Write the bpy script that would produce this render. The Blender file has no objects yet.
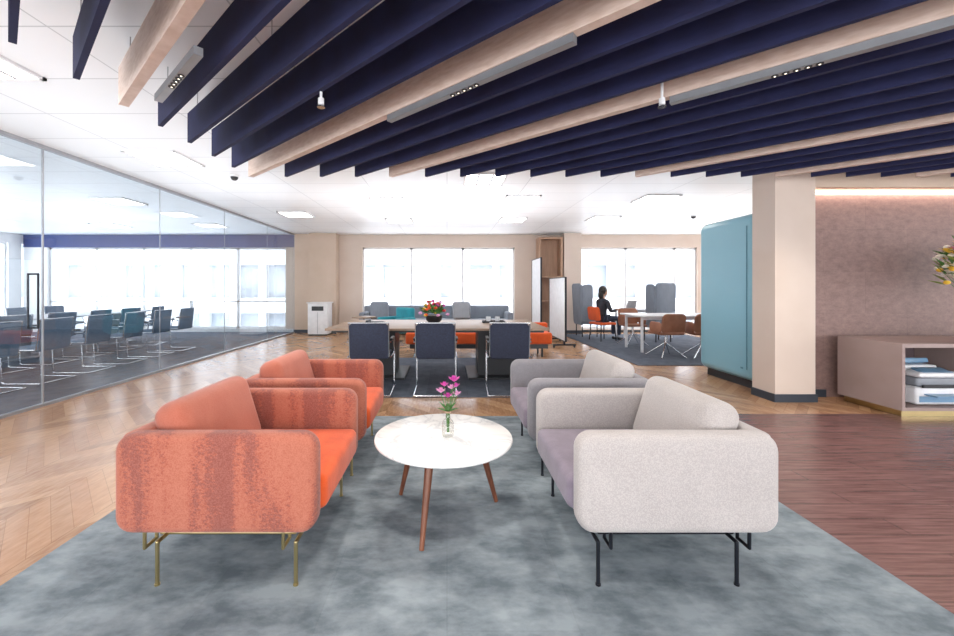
import bpy, bmesh, math, random
from mathutils import Vector, Matrix, Euler
random.seed(4)
sc=bpy.context.scene
CEIL=2.87
# ---------------------------------------------------------------- materials
class NT:
    def __init__(s,name):
        s.m=bpy.data.materials.new(name); s.m.use_nodes=True
        s.t=s.m.node_tree; s.n=s.t.nodes; s.b=s.n['Principled BSDF']; s.out=s.n['Material Output']
    def node(s,t,**kw):
        n=s.n.new(t)
        for k,v in kw.items(): setattr(n,k,v)
        return n
    def link(s,a,b): s.t.links.new(a,b)
    def put(s,sock,v):
        if isinstance(v,bpy.types.NodeSocket): s.link(v,sock)
        else: sock.default_value=v
    def math(s,op,a,b=0.0,c=0.0):
        n=s.node('ShaderNodeMath',operation=op)
        s.put(n.inputs[0],a); s.put(n.inputs[1],b); s.put(n.inputs[2],c)
        return n.outputs[0]
    def co(s): return s.node('ShaderNodeTexCoord').outputs['Object']
    def mapping(s,v,scale=(1,1,1),rot=(0,0,0)):
        n=s.node('ShaderNodeMapping'); s.link(v,n.inputs[0]); n.inputs['Scale'].default_value=scale; n.inputs['Rotation'].default_value=rot
        return n.outputs[0]
    def noise(s,v,scale,detail=4,rough=.5):
        n=s.node('ShaderNodeTexNoise'); s.link(v,n.inputs['Vector']); n.inputs['Scale'].default_value=scale
        n.inputs['Detail'].default_value=detail; n.inputs['Roughness'].default_value=rough
        return n.outputs['Fac']
    def ramp(s,f,stops):
        n=s.node('ShaderNodeValToRGB'); s.link(f,n.inputs[0]); e=n.color_ramp.elements
        while len(e)<len(stops): e.new(.5)
        for i,(p,c) in enumerate(stops): e[i].position=p; e[i].color=(*c,1)
        return n.outputs[0]
    def mix(s,f,a,b,bt='MIX'):
        n=s.node('ShaderNodeMix',data_type='RGBA',blend_type=bt)
        s.put(n.inputs['Factor'],f)
        for i,v in ((6,a),(7,b)):
            if isinstance(v,tuple): v=(*v[:3],1)
            s.put(n.inputs[i],v)
        return n.outputs[2]
    def bump(s,h,strength=.2,dist=.01):
        n=s.node('ShaderNodeBump'); s.link(h,n.inputs['Height']); n.inputs['Strength'].default_value=strength; n.inputs['Distance'].default_value=dist
        s.link(n.outputs[0],s.b.inputs['Normal'])
def lin(h):
    h=h.lstrip('#'); r=[int(h[i:i+2],16)/255 for i in (0,2,4)]
    return tuple(((c+.055)/1.055)**2.4 if c>.04045 else c/12.92 for c in r)
def M(name,hexc,rough=.6,metal=0,hex2=None,scale=8,bump=0,bscale=60,stretch=(1,1,1),sheen=0):
    t=NT(name); c=lin(hexc); c2=lin(hex2) if hex2 else tuple(x*.9 for x in c)
    co=t.mapping(t.co(),stretch)
    col=t.ramp(t.noise(co,scale),[(.35,c),(.68,c2)])
    t.link(col,t.b.inputs['Base Color']); t.b.inputs['Roughness'].default_value=rough; t.b.inputs['Metallic'].default_value=metal
    if sheen: t.b.inputs['Sheen Weight'].default_value=sheen
    if bump: t.bump(t.noise(t.co(),bscale,6),bump)
    return t.m
def EM(name,hexc,strength):
    t=NT(name); c=lin(hexc); t.b.inputs['Base Color'].default_value=(*c,1)
    t.b.inputs['Emission Color'].default_value=(*c,1); t.b.inputs['Emission Strength'].default_value=strength
    return t.m
def glassmat(name,tint,base=0.03,k=.9):
    # thin clear glass: Schlick reflectance, symmetric for both faces of the pane
    t=NT(name); tr=t.node('ShaderNodeBsdfTransparent'); tr.inputs[0].default_value=(*tint,1)
    gl=t.node('ShaderNodeBsdfGlossy'); gl.inputs['Roughness'].default_value=.01
    lw=t.node('ShaderNodeLayerWeight'); lw.inputs[0].default_value=.5
    f=t.math('ADD',t.math('MULTIPLY',t.math('POWER',lw.outputs['Facing'],4.0),k),base)
    mx=t.node('ShaderNodeMixShader'); t.link(f,mx.inputs[0]); t.link(tr.outputs[0],mx.inputs[1]); t.link(gl.outputs[0],mx.inputs[2])
    t.link(mx.outputs[0],t.out.inputs[0]); return t.m
def chevron():
    t=NT('oak_chevron'); sep=t.node('ShaderNodeSeparateXYZ'); t.link(t.co(),sep.inputs[0]); x,y=sep.outputs[0],sep.outputs[1]
    w=.46; pw=.125
    xs=t.math('ADD',x,100.0)
    strip=t.math('FLOOR',t.math('DIVIDE',xs,w))
    tri=t.math('PINGPONG',xs,w)
    p=t.math('DIVIDE',t.math('ADD',t.math('ADD',y,50.0),tri),pw)
    pid=t.math('FLOOR',p); fr=t.math('FRACT',p)
    cb=t.node('ShaderNodeCombineXYZ'); t.link(strip,cb.inputs[0]); t.link(pid,cb.inputs[1])
    wn=t.node('ShaderNodeTexWhiteNoise'); t.link(cb.outputs[0],wn.inputs[0])
    col=t.ramp(wn.outputs[0],[(0,lin('#8a6549')),(.35,lin('#ab7f5e')),(.7,lin('#c09874')),(1,lin('#9c7355'))])
    g=t.noise(t.mapping(t.co(),(14,3,1)),3,5)
    col=t.mix(.35,col,t.ramp(g,[(.3,lin('#886246')),(.7,lin('#cda985'))]))
    e1=t.math('LESS_THAN',fr,.035); fx=t.math('FRACT',t.math('DIVIDE',xs,w)); e2=t.math('LESS_THAN',fx,.01)
    e=t.math('MULTIPLY',t.math('MAXIMUM',e1,e2),.6)
    col=t.mix(e,col,lin('#7d5c40'))
    t.link(col,t.b.inputs['Base Color']); t.b.inputs['Roughness'].default_value=.2
    return t.m
def planks(name,cols,mortar,bw,rh,rough,rot=0,off=.37,gstretch=(2,30,1),ms=.006,gmix=.4,gs=1.6):
    t=NT(name); b=t.node('ShaderNodeTexBrick'); b.offset=off
    v=t.mapping(t.co(),(1,1,1),(0,0,rot)); t.link(v,b.inputs['Vector'])
    b.inputs['Scale'].default_value=1; b.inputs['Brick Width'].default_value=bw; b.inputs['Row Height'].default_value=rh
    b.inputs['Mortar Size'].default_value=ms; b.inputs['Color1'].default_value=(*lin(cols[0]),1); b.inputs['Color2'].default_value=(*lin(cols[1]),1); b.inputs['Mortar'].default_value=(*lin(mortar),1)
    g=t.noise(t.mapping(v,gstretch),gs,7,.65)
    col=t.mix(gmix,b.outputs[0],t.ramp(g,[(.36,lin(cols[2])),(.64,lin(cols[3]))]))
    t.link(col,t.b.inputs['Base Color']); t.b.inputs['Roughness'].default_value=rough
    t.bump(b.outputs['Fac'],-.15,.003)
    return t.m
def ceilmat():
    t=NT('ceiling_tiles'); b=t.node('ShaderNodeTexBrick'); b.offset=0; t.link(t.co(),b.inputs['Vector'])
    b.inputs['Scale'].default_value=1; b.inputs['Brick Width'].default_value=1.2; b.inputs['Row Height'].default_value=.6; b.inputs['Mortar Size'].default_value=.006
    b.inputs['Color1'].default_value=(*lin('#eceff3'),1); b.inputs['Color2'].default_value=(*lin('#e8ecf0'),1); b.inputs['Mortar'].default_value=(*lin('#c3c8cd'),1)
    t.link(b.outputs[0],t.b.inputs['Base Color']); t.b.inputs['Roughness'].default_value=.35; return t.m
def fabric(name,c1,c2,c3,scale=6,stretch=(1,1,.45),rough=.95,lo=.4,hi=.62,fine=.35):
    t=NT(name); co=t.co(); n1=t.noise(t.mapping(co,stretch),scale,5,.65)
    col=t.ramp(n1,[(lo,lin(c1)),(hi,lin(c2))])
    n2=t.noise(co,220,2); col=t.mix(fine,col,t.ramp(n2,[(.42,lin(c3)),(.6,lin(c1))]))
    t.link(col,t.b.inputs['Base Color']); t.b.inputs['Roughness'].default_value=rough; t.b.inputs['Sheen Weight'].default_value=.2
    t.bump(n2,.25,.004); return t.m
def mottled():
    # woven jacquard: vertical darker bands broken into small specks
    t=NT('orange_weave'); co=t.co()
    band=t.noise(t.mapping(co,(1,1,.12)),9,2,.5)
    speck=t.noise(t.mapping(co,(1,1,1.6)),70,3,.7)
    f=t.math('ADD',t.math('MULTIPLY',band,1.0),t.math('MULTIPLY',speck,.55))
    col=t.ramp(f,[(.70,lin('#ab624c')),(.79,lin('#a2543f')),(.86,lin('#783d37'))])
    n2=t.noise(co,220,2); col=t.mix(.35,col,t.ramp(n2,[(.4,lin('#b87866')),(.6,lin('#93503e'))]))
    t.link(col,t.b.inputs['Base Color']); t.b.inputs['Roughness'].default_value=.95; t.b.inputs['Sheen Weight'].default_value=.15; t.bump(n2,.25,.004); return t.m
def marblemat():
    t=NT('white_marble'); co=t.co(); n=t.node('ShaderNodeTexNoise'); t.link(co,n.inputs['Vector']); n.inputs['Scale'].default_value=3.5; n.inputs['Detail'].default_value=8; n.inputs['Distortion'].default_value=1.2
    v=t.math('ABSOLUTE',t.math('SUBTRACT',n.outputs['Fac'],.5))
    col=t.ramp(v,[(0,lin('#c9c9cb')),(.02,lin('#dfdedd')),(.09,lin('#e9e8e6'))])
    t.link(col,t.b.inputs['Base Color']); t.b.inputs['Roughness'].default_value=.22; return t.m

oak=chevron()
walnutfl=planks('dark_plank_floor',('#745250','#614341','#503433','#916e6b'),'#352322',1.5,.15,.27,0,gmix=.5)
rugm=planks('rug_tiles',('#7b868d','#68737a','#57626a','#98a2a8'),'#626b71',1.0,.5,.95,math.radians(90),.5,(2.6,1.4,1),.003,.75,2.6)
carpm=planks('carpet_tiles',('#555d6a','#424a57','#39404d','#69717f'),'#434b57',1.0,.25,.9,math.radians(90),.5,(4,4,1),.004)
ceilm=ceilmat()
cream=M('cream_paint','#d3c3b7',.7,hex2='#cdbcaf',scale=2)
cream2=M('beige_paint','#c8b3a2',.7,hex2='#c1ac99',scale=2)
whitem=M('white_paint','#e9eaec',.6,hex2='#e2e4e7',scale=2)
navybase=M('navy_skirting','#2c3440',.5)
navy=M('navy_felt','#1a1d42',.9,hex2='#20254e',scale=5,bump=.1,bscale=200)
pwood=M('pale_wood','#dcc7bb',.5,hex2='#cdb4a5',scale=3,stretch=(4,4,20))
t=NT('plum_plaster'); b=t.node('ShaderNodeTexBrick'); t.link(t.mapping(t.co(),(1,1,1),(math.radians(90),0,0)),b.inputs['Vector'])
b.inputs['Scale'].default_value=1; b.inputs['Brick Width'].default_value=1.0; b.inputs['Row Height'].default_value=.5; b.inputs['Mortar Size'].default_value=.003
b.inputs['Color1'].default_value=(*lin('#8a6f6a'),1); b.inputs['Color2'].default_value=(*lin('#7f6461'),1); b.inputs['Mortar'].default_value=(*lin('#6c5555'),1)
n=t.noise(t.mapping(t.co(),(1,1,1.6)),9,10,.8); col=t.mix(.6,b.outputs[0],t.ramp(n,[(.38,lin('#6f5754')),(.62,lin('#9a7f75'))])); t.link(col,t.b.inputs['Base Color']); t.b.inputs['Roughness'].default_value=.6; t.bump(n,.15); plum=t.m
orangef=mottled()
orangeb=fabric('orange_weave_plain','#ab604c','#9f5441','#b87662',5)
orangeseat=fabric('orange_velvet','#d8561f','#c04616','#e6682c',5,(1,1,1),fine=.15)
greyf=fabric('oatmeal_weave','#b6aeab','#ada5a2','#96908e',5,(1,1,1),fine=.5)
mauve=fabric('mauve_velvet','#837886','#736976','#90858f',5,(1,1,1),fine=.2)
darkgf=fabric('grey_weave','#8b888c','#7f7c81','#6f6c72',5,(1,1,1))
brass=M('brass','#c9b584',.3,1)
blackm=M('black_steel','#23252d',.4,.6)
chrome=M('chrome','#d5d8dd',.12,1)
alu=M('brushed_aluminium','#a4a6ab',.4,.6)
marble=marblemat()
walnut=M('walnut','#7a4a32',.4,hex2='#5e3524',scale=3,stretch=(8,8,1))
teal=M('teal_panel','#86b8c9',.35,hex2='#80b3c5',scale=1)
tealdark=M('teal_seam','#4d8397',.5)
mauvecab=M('taupe_laminate','#a08c88',.5,hex2='#98847f',scale=3)
cabin=M('cabinet_inside','#6c5d60',.6)
mesh_n=M('navy_mesh','#23283a',.8,hex2='#2c3348',scale=60)
mesh_g=M('blue_grey_mesh','#566a80',.7,hex2='#697d92',scale=60)
plasticw=M('white_plastic','#e4e5e8',.35)
plasticg=M('grey_plastic','#8b9098',.4)
plasticb=M('blue_plastic','#6f95b4',.35)
dark=M('dark_plastic','#1c1d22',.45)
tabletop=M('table_veneer','#a08873',.35,hex2='#937a65',scale=3,stretch=(2,12,2))
tealfab=fabric('teal_cushion','#1d8a98','#15717f','#2b9dab')
bluegf=fabric('slate_fabric','#7c8490','#6e7682','#8c949e')
orfab=fabric('bright_orange_fabric','#d8561f','#c44818','#e2642c')
tan=M('tan_leather','#96644c',.5,hex2='#86563f')
shelfw=M('oak_veneer','#b08e76',.5,hex2='#a07f68',scale=3,stretch=(8,8,1))
skin=M('skin','#c79a80',.5); hair=M('black_hair','#17130f',.5,hex2='#241c16',scale=40); cloth=M('charcoal_cloth','#32343d',.9); jeans=M('denim','#2d3648',.9)
magenta=M('magenta_petal','#cf48a6',.5,hex2='#a93a90',scale=30); pink=M('pink_petal','#e3a0cc',.5); yellow=M('yellow_petal','#f0c23a',.5); redp=M('red_petal','#c8323c',.5); whitep=M('white_petal','#f3efe2',.5)
green=M('leaf_green','#4b7d35',.5,hex2='#37622a',scale=20); olive=M('olive_leaf','#7d8a3c',.5)
glassw=glassmat('window_glass',(.97,.98,.99),.02,.5)
glassp=glassmat('partition_glass',(.92,.955,.975),.11,.9)
glassv=glassmat('vase_glass',(.93,.93,.91),.08,.9)
facade=M('facade_stone','#cfd0d3',.8); facwin=M('facade_glazing','#858d97',.3,hex2='#a3aab2',scale=1)
panelE=EM('light_panel','#fff6ec',6)
ledE=EM('led_strip','#ffe0cc',6)
spotE=EM('spot_lens','#fff3e0',2)
blue=M('blue_soffit','#2f4a86',.6)

# ---------------------------------------------------------------- builder
class B:
    def __init__(s,name): s.name=name; s.bm=bmesh.new(); s.mats=[]
    def mi(s,m):
        if m not in s.mats: s.mats.append(m)
        return s.mats.index(m)
    def merge(s,b2,m,mat4,smooth=True):
        i=s.mi(m)
        for f in b2.faces: f.material_index=i; f.smooth=smooth
        b2.transform(mat4); me=bpy.data.meshes.new('t'); b2.to_mesh(me); b2.free(); s.bm.from_mesh(me); bpy.data.meshes.remove(me)
    def box(s,c,d,m,bev=0,seg=3,rot=(0,0,0),top=None):
        b=bmesh.new(); bmesh.ops.create_cube(b,size=1); b.transform(Matrix.Diagonal((*d,1)))
        if top:
            for v in b.verts:
                if v.co.z>0: v.co.x*=top[0]; v.co.y*=top[1]
        if bev: bmesh.ops.bevel(b,geom=b.edges[:],offset=min(bev,min(d)*.49),segments=seg,affect='EDGES',profile=.5)
        s.merge(b,m,Matrix.Translation(c)@Euler(rot).to_matrix().to_4x4(),bool(bev)); return s
    def bx(s,x0,x1,y0,y1,z0,z1,m,bev=0,seg=3): return s.box(((x0+x1)/2,(y0+y1)/2,(z0+z1)/2),(x1-x0,y1-y0,z1-z0),m,bev,seg)
    def rslab(s,c,w,h,th,r,bev,m,rot=(0,0,0),n=6):
        b=bmesh.new(); vs=[]
        for k,(sx,sz) in enumerate(((1,1),(-1,1),(-1,-1),(1,-1))):
            for i in range(n+1):
                a=math.radians(90*k+90*i/n); vs.append(b.verts.new((sx*(w/2-r)+r*math.cos(a),-th/2,sz*(h/2-r)+r*math.sin(a))))
        f=b.faces.new(vs); e=bmesh.ops.extrude_face_region(b,geom=[f]); 
        bmesh.ops.translate(b,verts=[v for v in e['geom'] if isinstance(v,bmesh.types.BMVert)],vec=(0,th,0))
        bmesh.ops.recalc_face_normals(b,faces=b.faces[:])
        ed=[x for x in b.edges if abs(x.verts[0].co.y-x.verts[1].co.y)<1e-5]
        bmesh.ops.bevel(b,geom=ed,offset=bev,segments=4,affect='EDGES',profile=.5)
        s.merge(b,m,Matrix.Translation(c)@Euler(rot).to_matrix().to_4x4()); return s
    def cyl(s,p0,p1,r0,m,r1=None,seg=14,cap=True):
        p0=Vector(p0);p1=Vector(p1);d=p1-p0; b=bmesh.new()
        bmesh.ops.create_cone(b,cap_ends=cap,segments=seg,radius1=r0,radius2=r0 if r1 is None else r1,depth=d.length)
        s.merge(b,m,Matrix.Translation((p0+p1)/2)@d.to_track_quat('Z','Y').to_matrix().to_4x4()); return s
    def sph(s,c,r,m,sc=(1,1,1),rot=(0,0,0),seg=14):
        b=bmesh.new(); bmesh.ops.create_uvsphere(b,u_segments=seg,v_segments=max(6,seg*2//3),radius=r)
        s.merge(b,m,Matrix.Translation(c)@Euler(rot).to_matrix().to_4x4()@Matrix.Diagonal((*sc,1))); return s
    def tube(s,pts,r,m,seg=10):
        for i in range(len(pts)-1): s.cyl(pts[i],pts[i+1],r,m,seg=seg)
        for p in pts[1:-1]: s.sph(p,r,m,seg=8)
        return s
    def lathe(s,c,prof,m,seg=32):
        b=bmesh.new(); rings=[]
        for r,z in prof: rings.append([b.verts.new((max(r,1e-4)*math.cos(2*math.pi*i/seg),max(r,1e-4)*math.sin(2*math.pi*i/seg),z)) for i in range(seg)])
        for a,q in zip(rings,rings[1:]):
            for i in range(seg): b.faces.new((a[i],a[(i+1)%seg],q[(i+1)%seg],q[i]))
        s.merge(b,m,Matrix.Translation(c)); return s
    def leaf(s,c,l,w,m,rot):
        b=bmesh.new(); pts=[(0,0,0),(w/2,l*.4,.1*l),(0,l,0),(-w/2,l*.4,.1*l)]; mid=b.verts.new((0,l*.45,-.02*l))
        v=[b.verts.new(p) for p in pts]
        for i in range(4): b.faces.new((v[i],v[(i+1)%4],mid))
        s.merge(b,m,Matrix.Translation(c)@Euler(rot).to_matrix().to_4x4()); return s
    def done(s,loc=(0,0,0),rz=0,angle=40):
        me=bpy.data.meshes.new(s.name); s.bm.to_mesh(me); s.bm.free()
        for m in s.mats: me.materials.append(m)
        try: me.set_sharp_from_angle(angle=math.radians(angle))
        except Exception: pass
        o=bpy.data.objects.new(s.name,me); sc.collection.objects.link(o); o.location=loc; o.rotation_euler=(0,0,rz); return o
def dup(o,loc,rz=None):
    n=bpy.data.objects.new(o.name.split('.')[0],o.data); sc.collection.objects.link(n); n.location=loc; n.rotation_euler=(0,0,o.rotation_euler[2] if rz is None else rz); return n

# ---------------------------------------------------------------- room shell
YB=11.8; XL=-12.5; XR=9.6; Y0=-4
B('floor').bx(XL,XR,Y0,YB+.3,-.2,0,oak).done()
B('floor_dark_planks').bx(2.0,XR,Y0,4.12,0,.004,walnutfl).done()
B('floor_carpet_meeting_room').bx(XL,-4.5,Y0,YB,0,.004,carpm).done()
B('ceiling').bx(XL,XR,Y0,YB+.3,CEIL,CEIL+.2,ceilm).done()
w=B('wall_back')
def wx(x0,x1,z0=0,z1=CEIL,m=cream): w.bx(x0,x1,YB,YB+.3,z0,z1,m)
wx(-4.45,-2.5); wx(-2.5,2.0,2.5,CEIL); wx(-2.5,2.0,0,.32); wx(2.0,3.86); wx(3.86,7.4,2.5,CEIL); wx(3.86,7.4,0,.08); wx(7.4,XR)
wx(XL,-4.45,2.5,CEIL,blue); wx(XL,-4.45,0,.1,whitem); wx(XL,-11.8,.1,2.5,whitem); wx(-4.75,-4.45,.1,2.5,cream)
w.done()
w=B('wall_left'); w.bx(XL-.2,XL,Y0,YB+.3,0,.4,whitem).bx(XL-.2,XL,Y0,YB+.3,2.6,CEIL,whitem)
for k in range(8): y=Y0+k*2.2; w.bx(XL-.2,XL,y,y+.35,.4,2.6,whitem)
w.done()
w=B('wall_right'); w.bx(XR,XR+.2,Y0,YB+.3,0,.4,cream).bx(XR,XR+.2,Y0,YB+.3,2.6,CEIL,cream)
for k in range(8): y=Y0+k*2.2; w.bx(XR,XR+.2,y,y+.35,.4,2.6,cream)
w.done()
for n_,x in ((5,XL-.1),(6,XR+.1)):  # frames for openings added in the side walls to let in more daylight
    b=B(f'window_{n_}')
    for k in range(7):
        y=Y0+k*2.2+.35; b.bx(x-.03,x+.03,y,y+.05,.4,2.6,whitem).bx(x-.03,x+.03,y+1.8,y+1.85,.4,2.6,whitem).bx(x-.03,x+.03,y+.05,y+1.8,.4,.45,whitem).bx(x-.03,x+.03,y+.05,y+1.8,2.55,2.6,whitem)
    b.done()
B('pillar_back_left').bx(-3.95,-3.18,11.45,YB,0,CEIL,cream2).bx(-4.43,-3.95,11.62,YB,0,CEIL,cream2).done()
B('pillar_back_right').bx(3.35,3.85,11.45,YB,0,CEIL,cream).done()
B('wall_nook').bx(3.74,4.20,4.56,4.9,0,CEIL,cream).bx(4.20,XR,4.56,4.9,2.45,CEIL,cream2).bx(4.20,XR,4.78,4.9,0,2.45,plum).done()
bb=B('baseboard_nook'); bb.bx(3.725,4.215,4.545,4.56,0,.09,navybase).bx(3.725,3.74,4.56,4.9,0,.09,navybase).bx(4.20,4.52,4.765,4.78,0,.09,navybase); bb.done()
B('baseboard_back').bx(-4.45,-3.96,11.6,11.62,0,.09,navybase).bx(-3.96,-3.17,11.43,11.45,0,.09,navybase).bx(-3.17,3.34,11.78,YB,0,.09,navybase).bx(3.34,3.86,11.43,11.45,0,.09,navybase).bx(3.87,XR,11.78,YB,0,.06,navybase).done()
B('trim_led_cove').bx(4.23,XR,4.70,4.775,2.415,2.435,ledE).done()
def window(n,x0,x1,z0,z1,muls,trans=None):
    b=B(f'window_{n}'); y0,y1=YB+.08,YB+.16
    b.bx(x0,x1,y0,y1,z0,z0+.06,whitem).bx(x0,x1,y0,y1,z1-.06,z1,whitem).bx(x0,x0+.05,y0,y1,z0,z1,whitem).bx(x1-.05,x1,y0,y1,z0,z1,whitem)
    for x in muls: b.bx(x-.035,x+.035,y0,y1,z0,z1,whitem)
    if trans: b.bx(x0,x1,y0,y1,trans-.02,trans+.02,whitem)
    b.bx(x0,x1,YB+.115,YB+.123,z0,z1,glassw); b.done()
window(1,-2.5,2.0,.32,2.5,[-1.06,.47]); window(2,3.86,7.4,.08,2.5,[5.3,6.75]); window(3,-11.8,-4.75,.1,2.5,[-10.4,-9,-7.6,-6.2],.9)
b=B('window_4')  # unseen rear side left open, unglazed frames only, so sky light fills the room
for x in [XL,-9.8,-7.1,-4.4,-1.7,1.0,3.7,6.4,XR-.08]: b.bx(x,x+.08,Y0,Y0+.1,0,CEIL,whitem)
b.bx(XL,XR,Y0,Y0+.1,0,.12,whitem).bx(XL,XR,Y0,Y0+.1,CEIL-.12,CEIL,whitem); b.done()
B('wood_bookcase').bx(2.62,2.68,11.4,11.78,0.09,2.75,shelfw).bx(3.24,3.3,11.4,11.78,.09,2.75,shelfw).bx(2.68,3.24,11.74,11.78,.09,2.75,shelfw).bx(2.68,3.24,11.4,11.74,2.7,2.75,shelfw).bx(2.68,3.24,11.4,11.74,.09,.15,shelfw).bx(2.68,3.24,11.4,11.74,.9,.94,shelfw).bx(2.68,3.24,11.4,11.74,1.6,1.64,shelfw).done()
g=B('glass_partition'); XG=-4.45
joints=[Y0,-2.6,-1.2,.2,1.6,2.95,4.40,6.2,8.0,9.9,YB]
for a,c in zip(joints,joints[1:]): g.bx(XG-.006,XG+.006,a+.004,c-.004,.04,2.83,glassp)
g.bx(XG-.025,XG+.025,Y0,YB,2.83,CEIL,alu).bx(XG-.025,XG+.025,Y0,YB,0,.03,alu)
for y in joints[1:-1]: g.bx(XG-.005,XG+.005,y-.004,y+.004,.04,2.83,alu)
g.bx(XG-.007,XG+.007,4.395,4.41,.03,2.83,alu)
g.bx(XG-.03,XG+.03,YB-.06,YB,0,CEIL,alu)
g.done()
g=B('door_handle'); hy=4.30
for s_ in (-1,1):
    x=XG+s_*.055; g.tube([(XG,hy,.87),(x,hy,.87),(x,hy,1.45),(XG,hy,1.45)],.010,blackm)
g.done()
B('area_rug').bx(-1.93,2.0,-.5,4.02,.004,.013,rugm).done()
B('dining_rug').bx(-1.7,1.5,4.75,7.4,0,.012,carpm).done()
B('lounge_rug').bx(3.2,6.6,6.7,11.2,0,.012,carpm).done()

# ---------------------------------------------------------------- ceiling fixtures
def panel(x,y,s_=.6,nm='ceiling_light_panel'):
    b=B(nm); z=CEIL
    b.bx(x-s_/2,x+s_/2,y-s_/2,y-s_/2+.03,z-.02,z,whitem).bx(x-s_/2,x+s_/2,y+s_/2-.03,y+s_/2,z-.02,z,whitem).bx(x-s_/2,x-s_/2+.03,y-s_/2,y+s_/2,z-.02,z,whitem).bx(x+s_/2-.03,x+s_/2,y-s_/2,y+s_/2,z-.02,z,whitem)
    b.bx(x-s_/2+.03,x+s_/2-.03,y-s_/2+.03,y+s_/2-.03,z-.012,z-.002,panelE)
    for k in (-.1,.1): b.bx(x+k-.014,x+k+.014,y-s_/2+.03,y+s_/2-.03,z-.018,z-.011,alu)
    b.done()
for x,y in [(-3.4,4.83),(-3.3,2.7),(-3.2,8.5),(-1.06,7.2),(1.3,7.05),(.54,5.75),(3.65,7.0),(3.5,9.0),(-1.1,9.3),(1.5,9.2),(6,7),(6,9.5),(-5.9,7.2),(-8.4,7.2),(-5.9,4.4),(-8.4,4.4),(-5.9,10),(-8.4,10),(-3.3,.5),(-6,1.5),(-8.4,1.5)]: panel(x,y)
for x,y in ((-2.95,5.55),(5.3,8.6)):
    b=B('dome_camera'); b.cyl((0,0,-.03),(0,0,0),.06,whitem).sph((0,0,-.03),.05,dark); b.done((x,y,CEIL-.001))
DX,DY=-1.12,1.0; L=math.hypot(DX,DY); ux,uy=DX/L,DY/L
ZB,ZT=2.5,2.74; XLFT=-2.13; YF=4.32
bn=B('baffle_ceiling'); 
WOOD={-5:1,0:1,4:1,11:1,15:1,19:1}
ang=math.atan2(uy,ux)
def baffle(i):
    x0=XLFT+.012+.378*i
    if i>=0: ex,ey=x0,YF
    else: ex,ey=XLFT,YF+i*.337
    tlen=min((ey+1.6)/uy,(8.5-ex)/(-ux))
    if tlen<.2: return
    nx,ny=ex-ux*tlen,ey-uy*tlen
    th=.055 if i in WOOD else .03
    m=pwood if i in WOOD else navy
    cx,cy=(ex+nx)/2,(ey+ny)/2
    bn.box((cx,cy,(ZB+ZT)/2),(tlen,th,ZT-ZB),m,rot=(0,0,ang))
    k=0
    while k*1.3+.2<tlen:
        px,py=ex-ux*(k*1.3+.2),ey-uy*(k*1.3+.2); bn.cyl((px,py,ZT),(px,py,CEIL),.003,alu,seg=6); k+=1
for i in range(-8,28): baffle(i)
bn.done()
def track(i,s0,s1,nm='track_light'):
    x0=XLFT+.012+.378*i; ex,ey=(x0,YF) if i>=0 else (XLFT,YF+i*.337)
    b=B(nm); mid=(s0+s1)/2; c=Vector((ex-ux*mid,ey-uy*mid,ZB-.022))
    b.box(c,(s1-s0,.042,.042),alu,rot=(0,0,ang))
    for k in range(5):
        s=mid+(k-2)*.045; p=Vector((ex-ux*s,ey-uy*s,ZB-.047)); b.cyl(p,p+Vector((0,0,.012)),.017,dark,seg=10); b.cyl(p-Vector((0,0,.001)),p,.005,spotE,seg=10)
    b.done()
track(-4.55,.45,1.2); track(0,2.3,3.65); track(4,2.7,3.9)
def sprinkler(px,py_):
    Z=2.42; Y=(Z-1.3)*400/(288-py_); X=(px-447)*Y/400
    b=B('sprinkler_head'); b.cyl((0,0,.03),(0,0,CEIL-Z),.008,whitem).cyl((0,0,0),(0,0,.04),.018,whitem).cyl((0,0,-.015),(0,0,-.01),.024,chrome).cyl((0,0,-.01),(0,0,0),.004,chrome); b.done((X,Y,Z))
sprinkler(321,105); sprinkler(662,105)

# ---------------------------------------------------------------- armchairs
def armchair(body,body2,seat,legm,loc,rz):
    b=B('armchair'); H0,H1=.24,.665; hc=(H0+H1)/2; hh=H1-H0
    for s_ in (-1,1): b.rslab((0,s_*.37,hc),.86,hh,.10,.075,.036,body)
    b.rslab((-.372,0,hc-.003),.78,hh-.006,.10,.03,.028,body,rot=(0,0,math.radians(90)))
    b.box((.0,0,.285),(.80,.70,.07),body,.02)
    b.box((.015,0,.365),(.86,.635,.16),seat,.04,4)
    b.box((-.235,0,.57),(.17,.63,.40),body2,.07,5,rot=(0,math.radians(-17),0))
    r=.0085
    for s_ in (-1,1):
        y=s_*.30; yo=s_*.372
        b.tube([(-.30,y,.25),(-.30,y,.185),(.30,y,.185),(.30,y,.25)],r,legm)
        for x in (-.27,.33):
            b.tube([(x,y,.25),(x,y,.185),(x,yo,.185),(x,yo,.0)],r,legm)
            b.tube([(x-.055,y,.25),(x-.055,y,.16),(x-.055,yo,.16),(x-.055,yo,.25)],r*.9,legm)
            b.cyl((x,yo,0),(x,yo,.008),.011,legm)
    b.tube([(-.30,-.30,.185),(-.30,.30,.185)],r,legm).tube([(.30,-.30,.185),(.30,.30,.185)],r,legm)
    return b.done((loc[0],loc[1],.0135),rz)
armchair(orangef,orangeb,orangeseat,brass,(-.985,2.105),0)
armchair(orangef,orangeb,orangeseat,brass,(-.985,3.12),0)
armchair(greyf,greyf,mauve,blackm,(.985,2.105),math.pi)
armchair(darkgf,greyf,mauve,blackm,(.985,3.12),math.pi)
b=B('coffee_table'); z=.45
b.lathe((0,0,0),[(0,z-.028),(.36,z-.028),(.385,z-.02),(.39,z-.012),(.388,z-.003),(.382,z),(0,z)],marble,64)
b.cyl((0,0,z-.05),(0,0,z-.028),.17,walnut,seg=32)
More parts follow.
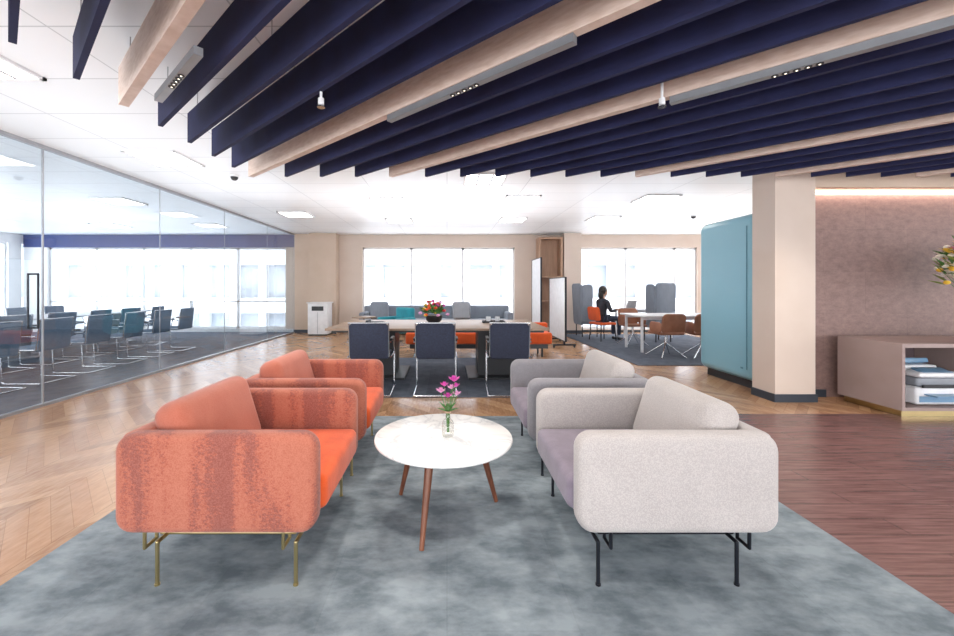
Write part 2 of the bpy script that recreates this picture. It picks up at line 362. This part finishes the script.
for a in (-108,22,142):
    a=math.radians(a); c,s_=math.cos(a),math.sin(a); b.cyl((.34*c,.34*s_,0.004),(.22*c,.22*s_,z-.028),.012,walnut,.024)
    b.cyl((0,0,z-.06),(.22*c,.22*s_,z-.06),.015,walnut)
b.done((-.02,2.28,.0135))
b=B('flower_vase')
b.lathe((0,0,0),[(0,0),(.03,0),(.034,.01),(.034,.03),(.03,.036),(.034,.043),(.034,.058),(.03,.064),(.033,.07),(.028,.085),(.014,.1),(.012,.125),(.016,.13),(.016,.138)],glassv,24)
b.lathe((0,0,0),[(.012,.132),(.0175,.132),(.0175,.141),(.012,.141)],shelfw,16)
for (tx,ty,tz,m,r) in [(.035,.0,.315,magenta,.032),(-.04,.01,.25,pink,.027),(.0,-.02,.23,magenta,.025),(.05,.01,.235,pink,.024),(-.02,.015,.285,magenta,.024),(.02,.03,.265,pink,.024),(.045,.0,.285,magenta,.022)]:
    b.tube([(tx*.1,0,.02),(tx*.2,ty*.2,.13),(tx,ty,tz-.01)],.0022,green,6)
    for k in range(6):
        a=k*math.pi/3; b.leaf((tx,ty,tz-.01),r*1.5,r,m,(math.radians(35),0,a)); b.leaf((tx,ty,tz-.008),r*1.2,r*.8,m,(math.radians(65),0,a+.5))
    b.sph((tx,ty,tz+.002),.005,yellow,seg=8)
for k in range(6): b.leaf((0,0,.135),.08,.028,green,(math.radians(25+15*(k%2)),0,k*1.05))
b.done((.005,2.26,.465))

# ---------------------------------------------------------------- dining table & chairs
b=B('conference_table'); b.bx(-1.62,1.36,5.3,6.8,.72,.75,tabletop,.004).bx(-1.55,1.3,5.36,6.74,.69,.72,dark)
for x in (-1.05,.75): b.bx(x-.3,x+.3,5.8,6.3,0.02,.69,dark).bx(x-.45,x+.45,5.6,6.5,0,.03,dark)
b.done((0,0,.0125))
def cantilever(nm,backm,seatm,loc,rz):
    b=B(nm)
    b.rslab((0,-.22,.66),.46,.42,.03,.05,.012,backm,rot=(math.radians(7),0,0))
    b.tube([(-.235,-.19,.46),(-.235,-.245,.87),(.235,-.245,.87),(.235,-.19,.46)],.009,chrome)
    b.box((0,.02,.46),(.46,.46,.05),seatm,.02)
    for s_ in (-1,1):
        x=s_*.255
        b.tube([(x,-.2,.46),(x,.24,.455),(x,.27,.43),(x,.25,.03),(x,.22,.011),(x,-.27,.011)],.011,chrome)
        b.tube([(x,-.205,.64),(x,.2,.66),(x,.25,.44)],.010,chrome); b.box((x,.0,.665),(.04,.27,.02),dark,.008)
    b.tube([(-.255,-.27,.011),(.255,-.27,.011)],.011,chrome)
    return b.done((loc[0],loc[1],loc[2] if len(loc)>2 else 0),rz)
c0=cantilever('meeting_chair',mesh_n,mesh_n,(-.94,5.0,.0125),.03)
dup(c0,(-.14,5.0,.0125),0); dup(c0,(.76,5.0,.0125),-.05)
b=B('flower_bowl'); b.lathe((0,0,0),[(0,0),(.07,0),(.12,.05),(.13,.12),(.12,.12),(0,.11)],dark,24)
for k in range(60):
    a=random.random()*6.28; e=random.random()*1.3; r=.16+.06*random.random(); p=(r*math.cos(a)*math.cos(e)*1.1,r*math.sin(a)*math.cos(e),.12+r*math.sin(e)*1.1)
    if k%2: b.leaf((p[0]*.4,p[1]*.4,.11+p[2]*.2),.19,.06,green,(math.radians(60*random.random()+10),0,a-1.57))
    else:
        m=random.choice([redp,yellow,pink,orfab,magenta]); b.sph(p,.03,m,(1,1,.7),seg=8)
b.done((-.2,6.1,.764))
b=B('serving_tray'); b.bx(-.17,.17,-.1,.1,0,.012,dark).bx(-.17,.17,-.1,-.09,.012,.03,dark).bx(-.17,.17,.09,.1,.012,.03,dark).bx(-.17,-.16,-.1,.1,.012,.03,dark).bx(.16,.17,-.1,.1,.012,.03,dark)
for x in (-.08,.06): b.lathe((x,0,.012),[(0,0),(.03,0),(.038,.08),(.034,.08),(.028,.01),(0,.01)],plasticw,16)
b.done((.72,6.2,.764))
b=B('conference_phone'); b.box((0,0,.02),(.2,.16,.03),dark,.012).box((-.13,0,.03),(.05,.2,.05),dark,.012); b.done((-1.05,6.0,.764))
b=B('orange_bench'); b.box((0,0,.35),(2.76,.5,.22),orfab,.04).box((0,0,.2),(2.6,.46,.08),dark).box((1.15,.17,.52),(.46,.14,.2),orfab,.04)
for x in (-1.2,0,1.2):
    for y in (-.18,.18): b.cyl((x,y,0),(x,y,.18),.018,dark)
b.done((.6,7.75,0))
b=B('lounge_sofa'); b.box((0,0,.3),(4.2,.8,.26),bluegf,.05).box((0,.35,.55),(4.2,.18,.5),bluegf,.06)
for s_ in (-1,1): b.box((s_*2.03,0,.42),(.16,.8,.42),bluegf,.05)
for x in (-1.95,0,1.95):
    for y in (-.33,.33): b.cyl((x,y,0),(x,y,.2),.02,dark)
b.done((-.3,11.3,0))
def cushion(x,y,m,rz,s_=.5,tilt=-15):
    b=B('throw_cushion'); b.box((0,0,0),(s_,.16,s_),m,.075,5,rot=(math.radians(tilt),0,0)); b.done((x,y,.43+s_*.5),rz)
cushion(-1.85,10.98,bluegf,.2); cushion(.4,10.98,plasticg,.1)
b=B('side_table'); b.lathe((0,0,0),[(0,.55),(.3,.55),(.3,.58),(0,.58)],tabletop,32).cyl((0,0,0),(0,0,.55),.02,blackm).cyl((0,0,0),(0,0,.015),.18,blackm); b.done((-2.1,10.1,0))
b=B('lounge_armchair'); b.box((0,0,.33),(.6,.6,.18),tealfab,.06).box((0,-.28,.58),(.62,.12,.5),tealfab,.06).box((-.32,0,.45),(.1,.6,.32),tealfab,.04).box((.32,0,.45),(.1,.6,.32),tealfab,.04)
for x in (-.24,.24):
    for y in (-.24,.24): b.cyl((x,y,0),(x,y,.26),.014,blackm)
b.done((-1.2,9.5,0),2.4)
b=B('white_cabinet'); b.bx(-.27,.27,-.22,.22,.04,.88,plasticw,.01).bx(-.25,.25,-.2,.2,0,.04,dark).bx(-.3,.3,-.25,.25,.88,.91,plasticw,.008).bx(-.16,.16,-.228,-.22,.68,.8,dark).bx(-.004,.004,-.226,-.22,.06,.64,plasticg); b.done((-3.52,11.1,0))
def board(nm,x,y0,y1,z0,z1,m):
    b=B(nm); f=blackm
    b.bx(-.012,.012,y0,y1,z0,z1,m)
    b.bx(-.02,.02,y0-.02,y0,z0-.02,z1+.02,f).bx(-.02,.02,y1,y1+.02,z0-.02,z1+.02,f).bx(-.02,.02,y0,y1,z1,z1+.02,f).bx(-.02,.02,y0,y1,z0-.02,z0,f)
    for y in (y0+.1,y1-.1): b.bx(-.02,.02,y-.02,y+.02,.05,z0-.02,f).bx(-.25,.25,y-.02,y+.02,.05,.08,f).sph((-.22,y,.027),.025,dark,seg=8).sph((.22,y,.027),.025,dark,seg=8)
    b.done((x,0,0))
board('mobile_whiteboard',2.35,10.0,11.0,.3,2.05,plasticw)
board('mobile_whiteboard',2.55,8.6,9.9,.16,1.52,plasticw)

# ---------------------------------------------------------------- right lounge
def worktable(x0,x1,y0,y1,nm,z=.74):
    b=B(nm); b.bx(x0,x1,y0,y1,z-.03,z,plasticw,.004)
    for x in (x0+.1,x1-.1):
        for y in (y0+.1,y1-.1): b.bx(x-.02,x+.02,y-.02,y+.02,0,z-.03,plasticw)
    b.bx(x0+.1,x1-.1,y0+.09,y0+.11,z-.09,z-.03,plasticw).bx(x0+.1,x1-.1,y1-.11,y1-.09,z-.09,z-.03,plasticw)
    b.done((0,0,.0125))
worktable(3.8,5.9,7.9,8.8,'work_table'); worktable(4.5,5.9,10.25,11.0,'study_table')
def shell(loc,rz,m=tan):
    b=B('shell_chair'); b.box((0,0,.45),(.46,.44,.05),m,.022)
    b.rslab((0,-.22,.64),.46,.36,.035,.09,.015,m,rot=(math.radians(12),0,0))
    for s_ in (-1,1): b.rslab((s_*.23,-.04,.56),.34,.2,.03,.07,.012,m,rot=(0,0,math.radians(90)))
    b.cyl((0,0,.25),(0,0,.43),.025,chrome)
    for sx in (-1,1):
        for sy in (-1,1): b.cyl((sx*.24,sy*.24,0.012),(0,0,.27),.011,chrome).sph((sx*.24,sy*.24,.012),.012,dark,seg=8)
    b.done((loc[0],loc[1],.0125),rz)
for l,r in [((4.1,7.5),.1),((4.75,7.45),-.15),((5.45,7.5),0),((4.2,9.05),math.pi)]: shell(l,r)
def highback(loc,rz):
    b=B('high_back_chair'); b.box((0,0,.40),(.5,.5,.14),bluegf,.05)
    b.rslab((0,-.25,.86),.54,1.1,.07,.10,.03,bluegf,rot=(math.radians(3),0,0))
    for s_ in (-1,1): b.rslab((s_*.27,-.1,.88),.3,1.0,.05,.10,.02,bluegf,rot=(0,0,math.radians(90)))
    for sx in (-.2,.2):
        for sy in (-.2,.2): b.cyl((sx,sy,0),(sx,sy,.34),.014,blackm)
    b.done((loc[0],loc[1],.0125),rz)
highback((3.75,10.75),-1.5); highback((5.1,9.7),.2)
b=B('visitor_chair'); b.box((0,0,.42),(.46,.46,.06),orfab,.025).rslab((0,-.25,.66),.44,.34,.035,.07,.014,orfab,rot=(math.radians(8),0,0))
for sx in (-.19,.19):
    for sy in (-.19,.19): b.cyl((sx*1.15,sy*1.15,0.002),(sx,sy,.42),.013,blackm)
PX,PY=3.88,9.85
b.done((PX-.05,PY,.0125),-math.pi/2+.3)
par=bpy.data.objects.new('seated_person',None); sc.collection.objects.link(par); par.location=(PX-.05,PY,.0125); par.rotation_euler=(0,0,-math.pi/2+.3)
def skinned(nm,verts,edges,mat,root=0,sub=2):
    me=bpy.data.meshes.new(nm); me.from_pydata([v[:3] for v in verts],edges,[]); me.materials.append(mat)
    o=bpy.data.objects.new(nm,me); sc.collection.objects.link(o); o.parent=par
    sk=o.modifiers.new('skin','SKIN'); sk.use_smooth_shade=True
    for i,v in enumerate(verts):
        d=me.skin_vertices[0].data[i]; d.radius=(v[3],v[4] if len(v)>4 else v[3]); d.use_root=(i==root)
    s_=o.modifiers.new('sub','SUBSURF'); s_.levels=sub; s_.render_levels=sub; return o
skinned('jacket',[(0,-.03,.55,.15,.11),(0,-.02,.72,.14,.10),(0,.0,.88,.165,.105),(0,.0,.97,.12,.08),(0,.01,1.03,.055,.055),
 (-.17,0,.96,.06),(-.23,.06,.72,.045),(-.17,.26,.74,.034),(.17,0,.96,.06),(.23,.06,.72,.045),(.17,.26,.74,.034)],
 [(0,1),(1,2),(2,3),(3,4),(3,5),(5,6),(6,7),(3,8),(8,9),(9,10)],cloth)
skinned('trousers',[(0,0,.56,.13,.1),(-.1,.03,.54,.085),(-.11,.40,.54,.062),(-.11,.40,.12,.042),(.1,.03,.54,.085),(.11,.40,.54,.062),(.11,.40,.12,.042)],[(0,1),(1,2),(2,3),(0,4),(4,5),(5,6)],jeans)
for s_ in (-1,1):
    skinned('shoe',[(s_*.11,.37,.045,.042),(s_*.11,.47,.035,.042,.032),(s_*.11,.56,.03,.034,.026)],[(0,1),(1,2)],dark)
    X=s_*.17
    skinned('hand',[(X,.26,.765,.026,.022),(X,.31,.77,.034,.016),(X,.35,.77,.036,.014)],[(0,1),(1,2)],skin)
    for k in range(4):
        fx=X+(k-1.5)*.018; ln=(.06,.07,.075,.06)[k]
        skinned('finger',[(fx,.35,.775,.009),(fx,.35+ln*.5,.78,.0085),(fx,.35+ln,.768,.007)],[(0,1),(1,2)],skin,sub=1)
    skinned('thumb',[(X-s_*.025,.29,.772,.010),(X-s_*.05,.32,.775,.009),(X-s_*.05,.35,.77,.008)],[(0,1),(1,2)],skin,sub=1)
skinned('neck',[(0,.01,1.0,.05),(0,.02,1.1,.05)],[(0,1)],skin)
hd=B('head'); hd.sph((0,.03,1.2),.1,skin,(.78,.95,1.18),seg=20).sph((0,.055,1.14),.06,skin,(.9,1,.9)).sph((0,.13,1.185),.014,skin,(.8,1,1.6),seg=8)
for s_ in (-1,1): hd.sph((s_*.03,.115,1.215),.012,plasticw,seg=8).sph((s_*.03,.125,1.215),.006,dark,seg=8).sph((s_*.079,.03,1.195),.02,skin,(.4,.8,1.3),seg=8).box((s_*.03,.12,1.238),(.026,.008,.005),hair)
hd.box((0,.118,1.135),(.036,.01,.008),redp,.003)
hd.sph((0,.005,1.225),.108,hair,(.85,.95,1.1),seg=20).sph((0,-.05,1.12),.08,hair,(.95,.7,1.4),seg=16)
o=hd.done(); o.parent=par
b=B('laptop'); b.box((0,0,.008),(.32,.22,.014),alu,.004).box((0,.12,.115),(.32,.01,.21),alu,.004,rot=(math.radians(-15),0,0)); b.done((4.8,10.6,.7535),-1.2)

# ---------------------------------------------------------------- pod, cabinet, printer
b=B('phone_booth_pod')
b.box((4.42,5.57,1.18),(1.14,1.14,2.16),teal,.11,6); b.box((4.42,5.57,.055),(.96,.96,.11),dark)
b.bx(3.843,3.852,5.13,5.138,.25,2.1,tealdark).bx(3.843,3.852,5.2,5.24,.25,.27,tealdark)
b.bx(4.0,4.84,4.995,5.003,.3,2.05,tealdark)
b.done()
b=B('sideboard_cabinet'); x0,x1,y0,y1=4.53,7.2,3.98,4.64
b.bx(x0+.06,x1,y0+.06,y1-.02,0,.07,brass)
b.bx(x0,x1,y0,y1,.70,.74,mauvecab).bx(x0,x1,y0,y1,.07,.10,mauvecab).bx(x0,x0+.03,y0,y1,.10,.70,mauvecab).bx(x1-.03,x1,y0,y1,.10,.70,mauvecab).bx(x0+.03,x1-.03,y1-.03,y1,.10,.70,cabin)
for x in (5.4,6.3): b.bx(x-.015,x+.015,y0,y1-.03,.10,.70,mauvecab)
b.done((0,0,.0045))
b=B('printer'); b.box((0,0,.1),(.46,.42,.18),plasticw,.03).box((0,-.02,.24),(.42,.36,.1),plasticg,.03).box((0,-.03,.315),(.46,.42,.05),plasticw,.02).box((0,-.15,.348),(.30,.12,.02),plasticb,.006,rot=(.25,0,0)).box((0,-.215,.20),(.34,.02,.03),dark).box((0,-.25,.12),(.3,.14,.012),plasticb).box((0,-.212,.07),(.4,.01,.06),plasticb).box((.0,.1,.40),(.3,.2,.05),plasticb,.01,rot=(-.3,0,0)).box((0,.06,.36),(.36,.22,.05),plasticw,.015)
b.done((4.97,4.25,.106))
b=B('flower_arrangement'); b.lathe((0,0,0),[(0,0),(.07,0),(.11,.08),(.1,.2),(.05,.3),(.06,.34),(.05,.34),(0,.3)],dark,24)
for k in range(320):
    a=random.random()*6.28; e=random.random()*1.8-.4; r=.22+.15*random.random(); p=(r*math.cos(a)*math.cos(e),r*math.sin(a)*math.cos(e)*.7,.74+r*math.sin(e)*.95)
    q=k%4
    if k%3==0: b.tube([(0,0,.3),(p[0]*.5,p[1]*.5,.3+(p[2]-.3)*.6),p],.003,green,5)
    if q==0:
        for j in range(6): b.leaf(p,.065,.05,(whitep,pink,whitep,yellow)[(k//4)%4],(math.radians(30),0,j*1.05))
    elif q==1: b.sph(p,.028,(yellow,whitep,whitep)[(k//4)%3],(1,1,.8),seg=8)
    else: b.leaf((p[0]*.75,p[1]*.75,p[2]-.04),.15,.05,green if q==2 else olive,(math.radians(20+50*random.random()),0,a-1.57))
b.done((5.64,4.27,.746))

# ---------------------------------------------------------------- meeting room
b=B('boardroom_table'); b.bx(-8.6,-7.4,4.2,10.3,.71,.74,plasticw,.005)
for y in (5,7.2,9.5): b.bx(-8.2,-7.8,y-.3,y+.3,.02,.71,plasticg).bx(-8.35,-7.65,y-.35,y+.35,0,.02,plasticg)
b.done((0,0,.0045))
c1=cantilever('boardroom_chair',mesh_g,mesh_g,(-6.9,4.7,.0045),math.pi/2)
for y in (5.45,6.2,6.95,7.7,8.45,9.2): dup(c1,(-6.9,y,.0045),math.pi/2+random.uniform(-.15,.15))
for y in (4.7,5.7,6.7,7.7,8.7,9.5): dup(c1,(-9.1,y,.0045),-math.pi/2+random.uniform(-.15,.15))
for y in (4.9,5.6,6.3,7.0,7.7,8.4): dup(c1,(-5.7,y,.0045),math.pi/2+random.uniform(-.1,.1))

# ---------------------------------------------------------------- exterior
b=B('office_building'); yb=24
b.bx(-34,34,yb+.5,yb+2,-6,16,facwin)
for k in range(8): z=-6+k*2.9; b.bx(-34,34,yb,yb+.5,z,z+.9,facade)
for k in range(40): x=-34+k*1.75; b.bx(x,x+.35,yb-.1,yb+.5,-6,16,facade)
b.done()

# ---------------------------------------------------------------- world, lights
wd=bpy.data.worlds.new('sky'); sc.world=wd; wd.use_nodes=True; bg=wd.node_tree.nodes['Background']; bg.inputs[0].default_value=(.97,.98,1,1); bg.inputs[1].default_value=4.4
def area(nm,loc,size,power,rot,col=(1,1,1)):
    l=bpy.data.lights.new(nm,'AREA'); l.shape='RECTANGLE'; l.size,l.size_y=size; l.energy=power; l.color=col
    o=bpy.data.objects.new(nm,l); sc.collection.objects.link(o); o.location=loc; o.rotation_euler=rot; return o
def spot(nm,px,py,power):
    l=bpy.data.lights.new(nm,'SPOT'); l.energy=power; l.spot_size=math.radians(130); l.spot_blend=.9; l.shadow_soft_size=.1; l.color=(1,.94,.87)
    o=bpy.data.objects.new(nm,l); sc.collection.objects.link(o); o.location=(px,py,2.4)
for k,(x,y) in enumerate([(-.6,3.0),(1.3,2.6),(0,1.2),(3.2,2.2),(-1.7,3.4),(3.4,3.7)]): spot('downlight_lamp',x,y,60)
for x,y,sx,sy,p in [(-3.3,4,1.5,6,25),(0,7.5,5,3,46),(5.5,8.5,3,4,30),(-8,6,4,7,50)]:  # unseen upward fill lights, added to brighten the ceiling; no fixtures here
    area('ceiling_fill',(x,y,1.9),(sx,sy),p,(math.pi,0,0),(.97,.98,1))
cam=bpy.data.cameras.new('cam'); co_=bpy.data.objects.new('camera',cam); sc.collection.objects.link(co_); co_.location=(0,0,1.3); co_.rotation_euler=(math.radians(90),0,0)
cam.sensor_width=36; cam.lens=400/954*36; cam.shift_x=30/954; cam.shift_y=-30/954; cam.clip_start=.05; sc.camera=co_
sc.view_settings.view_transform='Standard'; sc.view_settings.exposure=.5
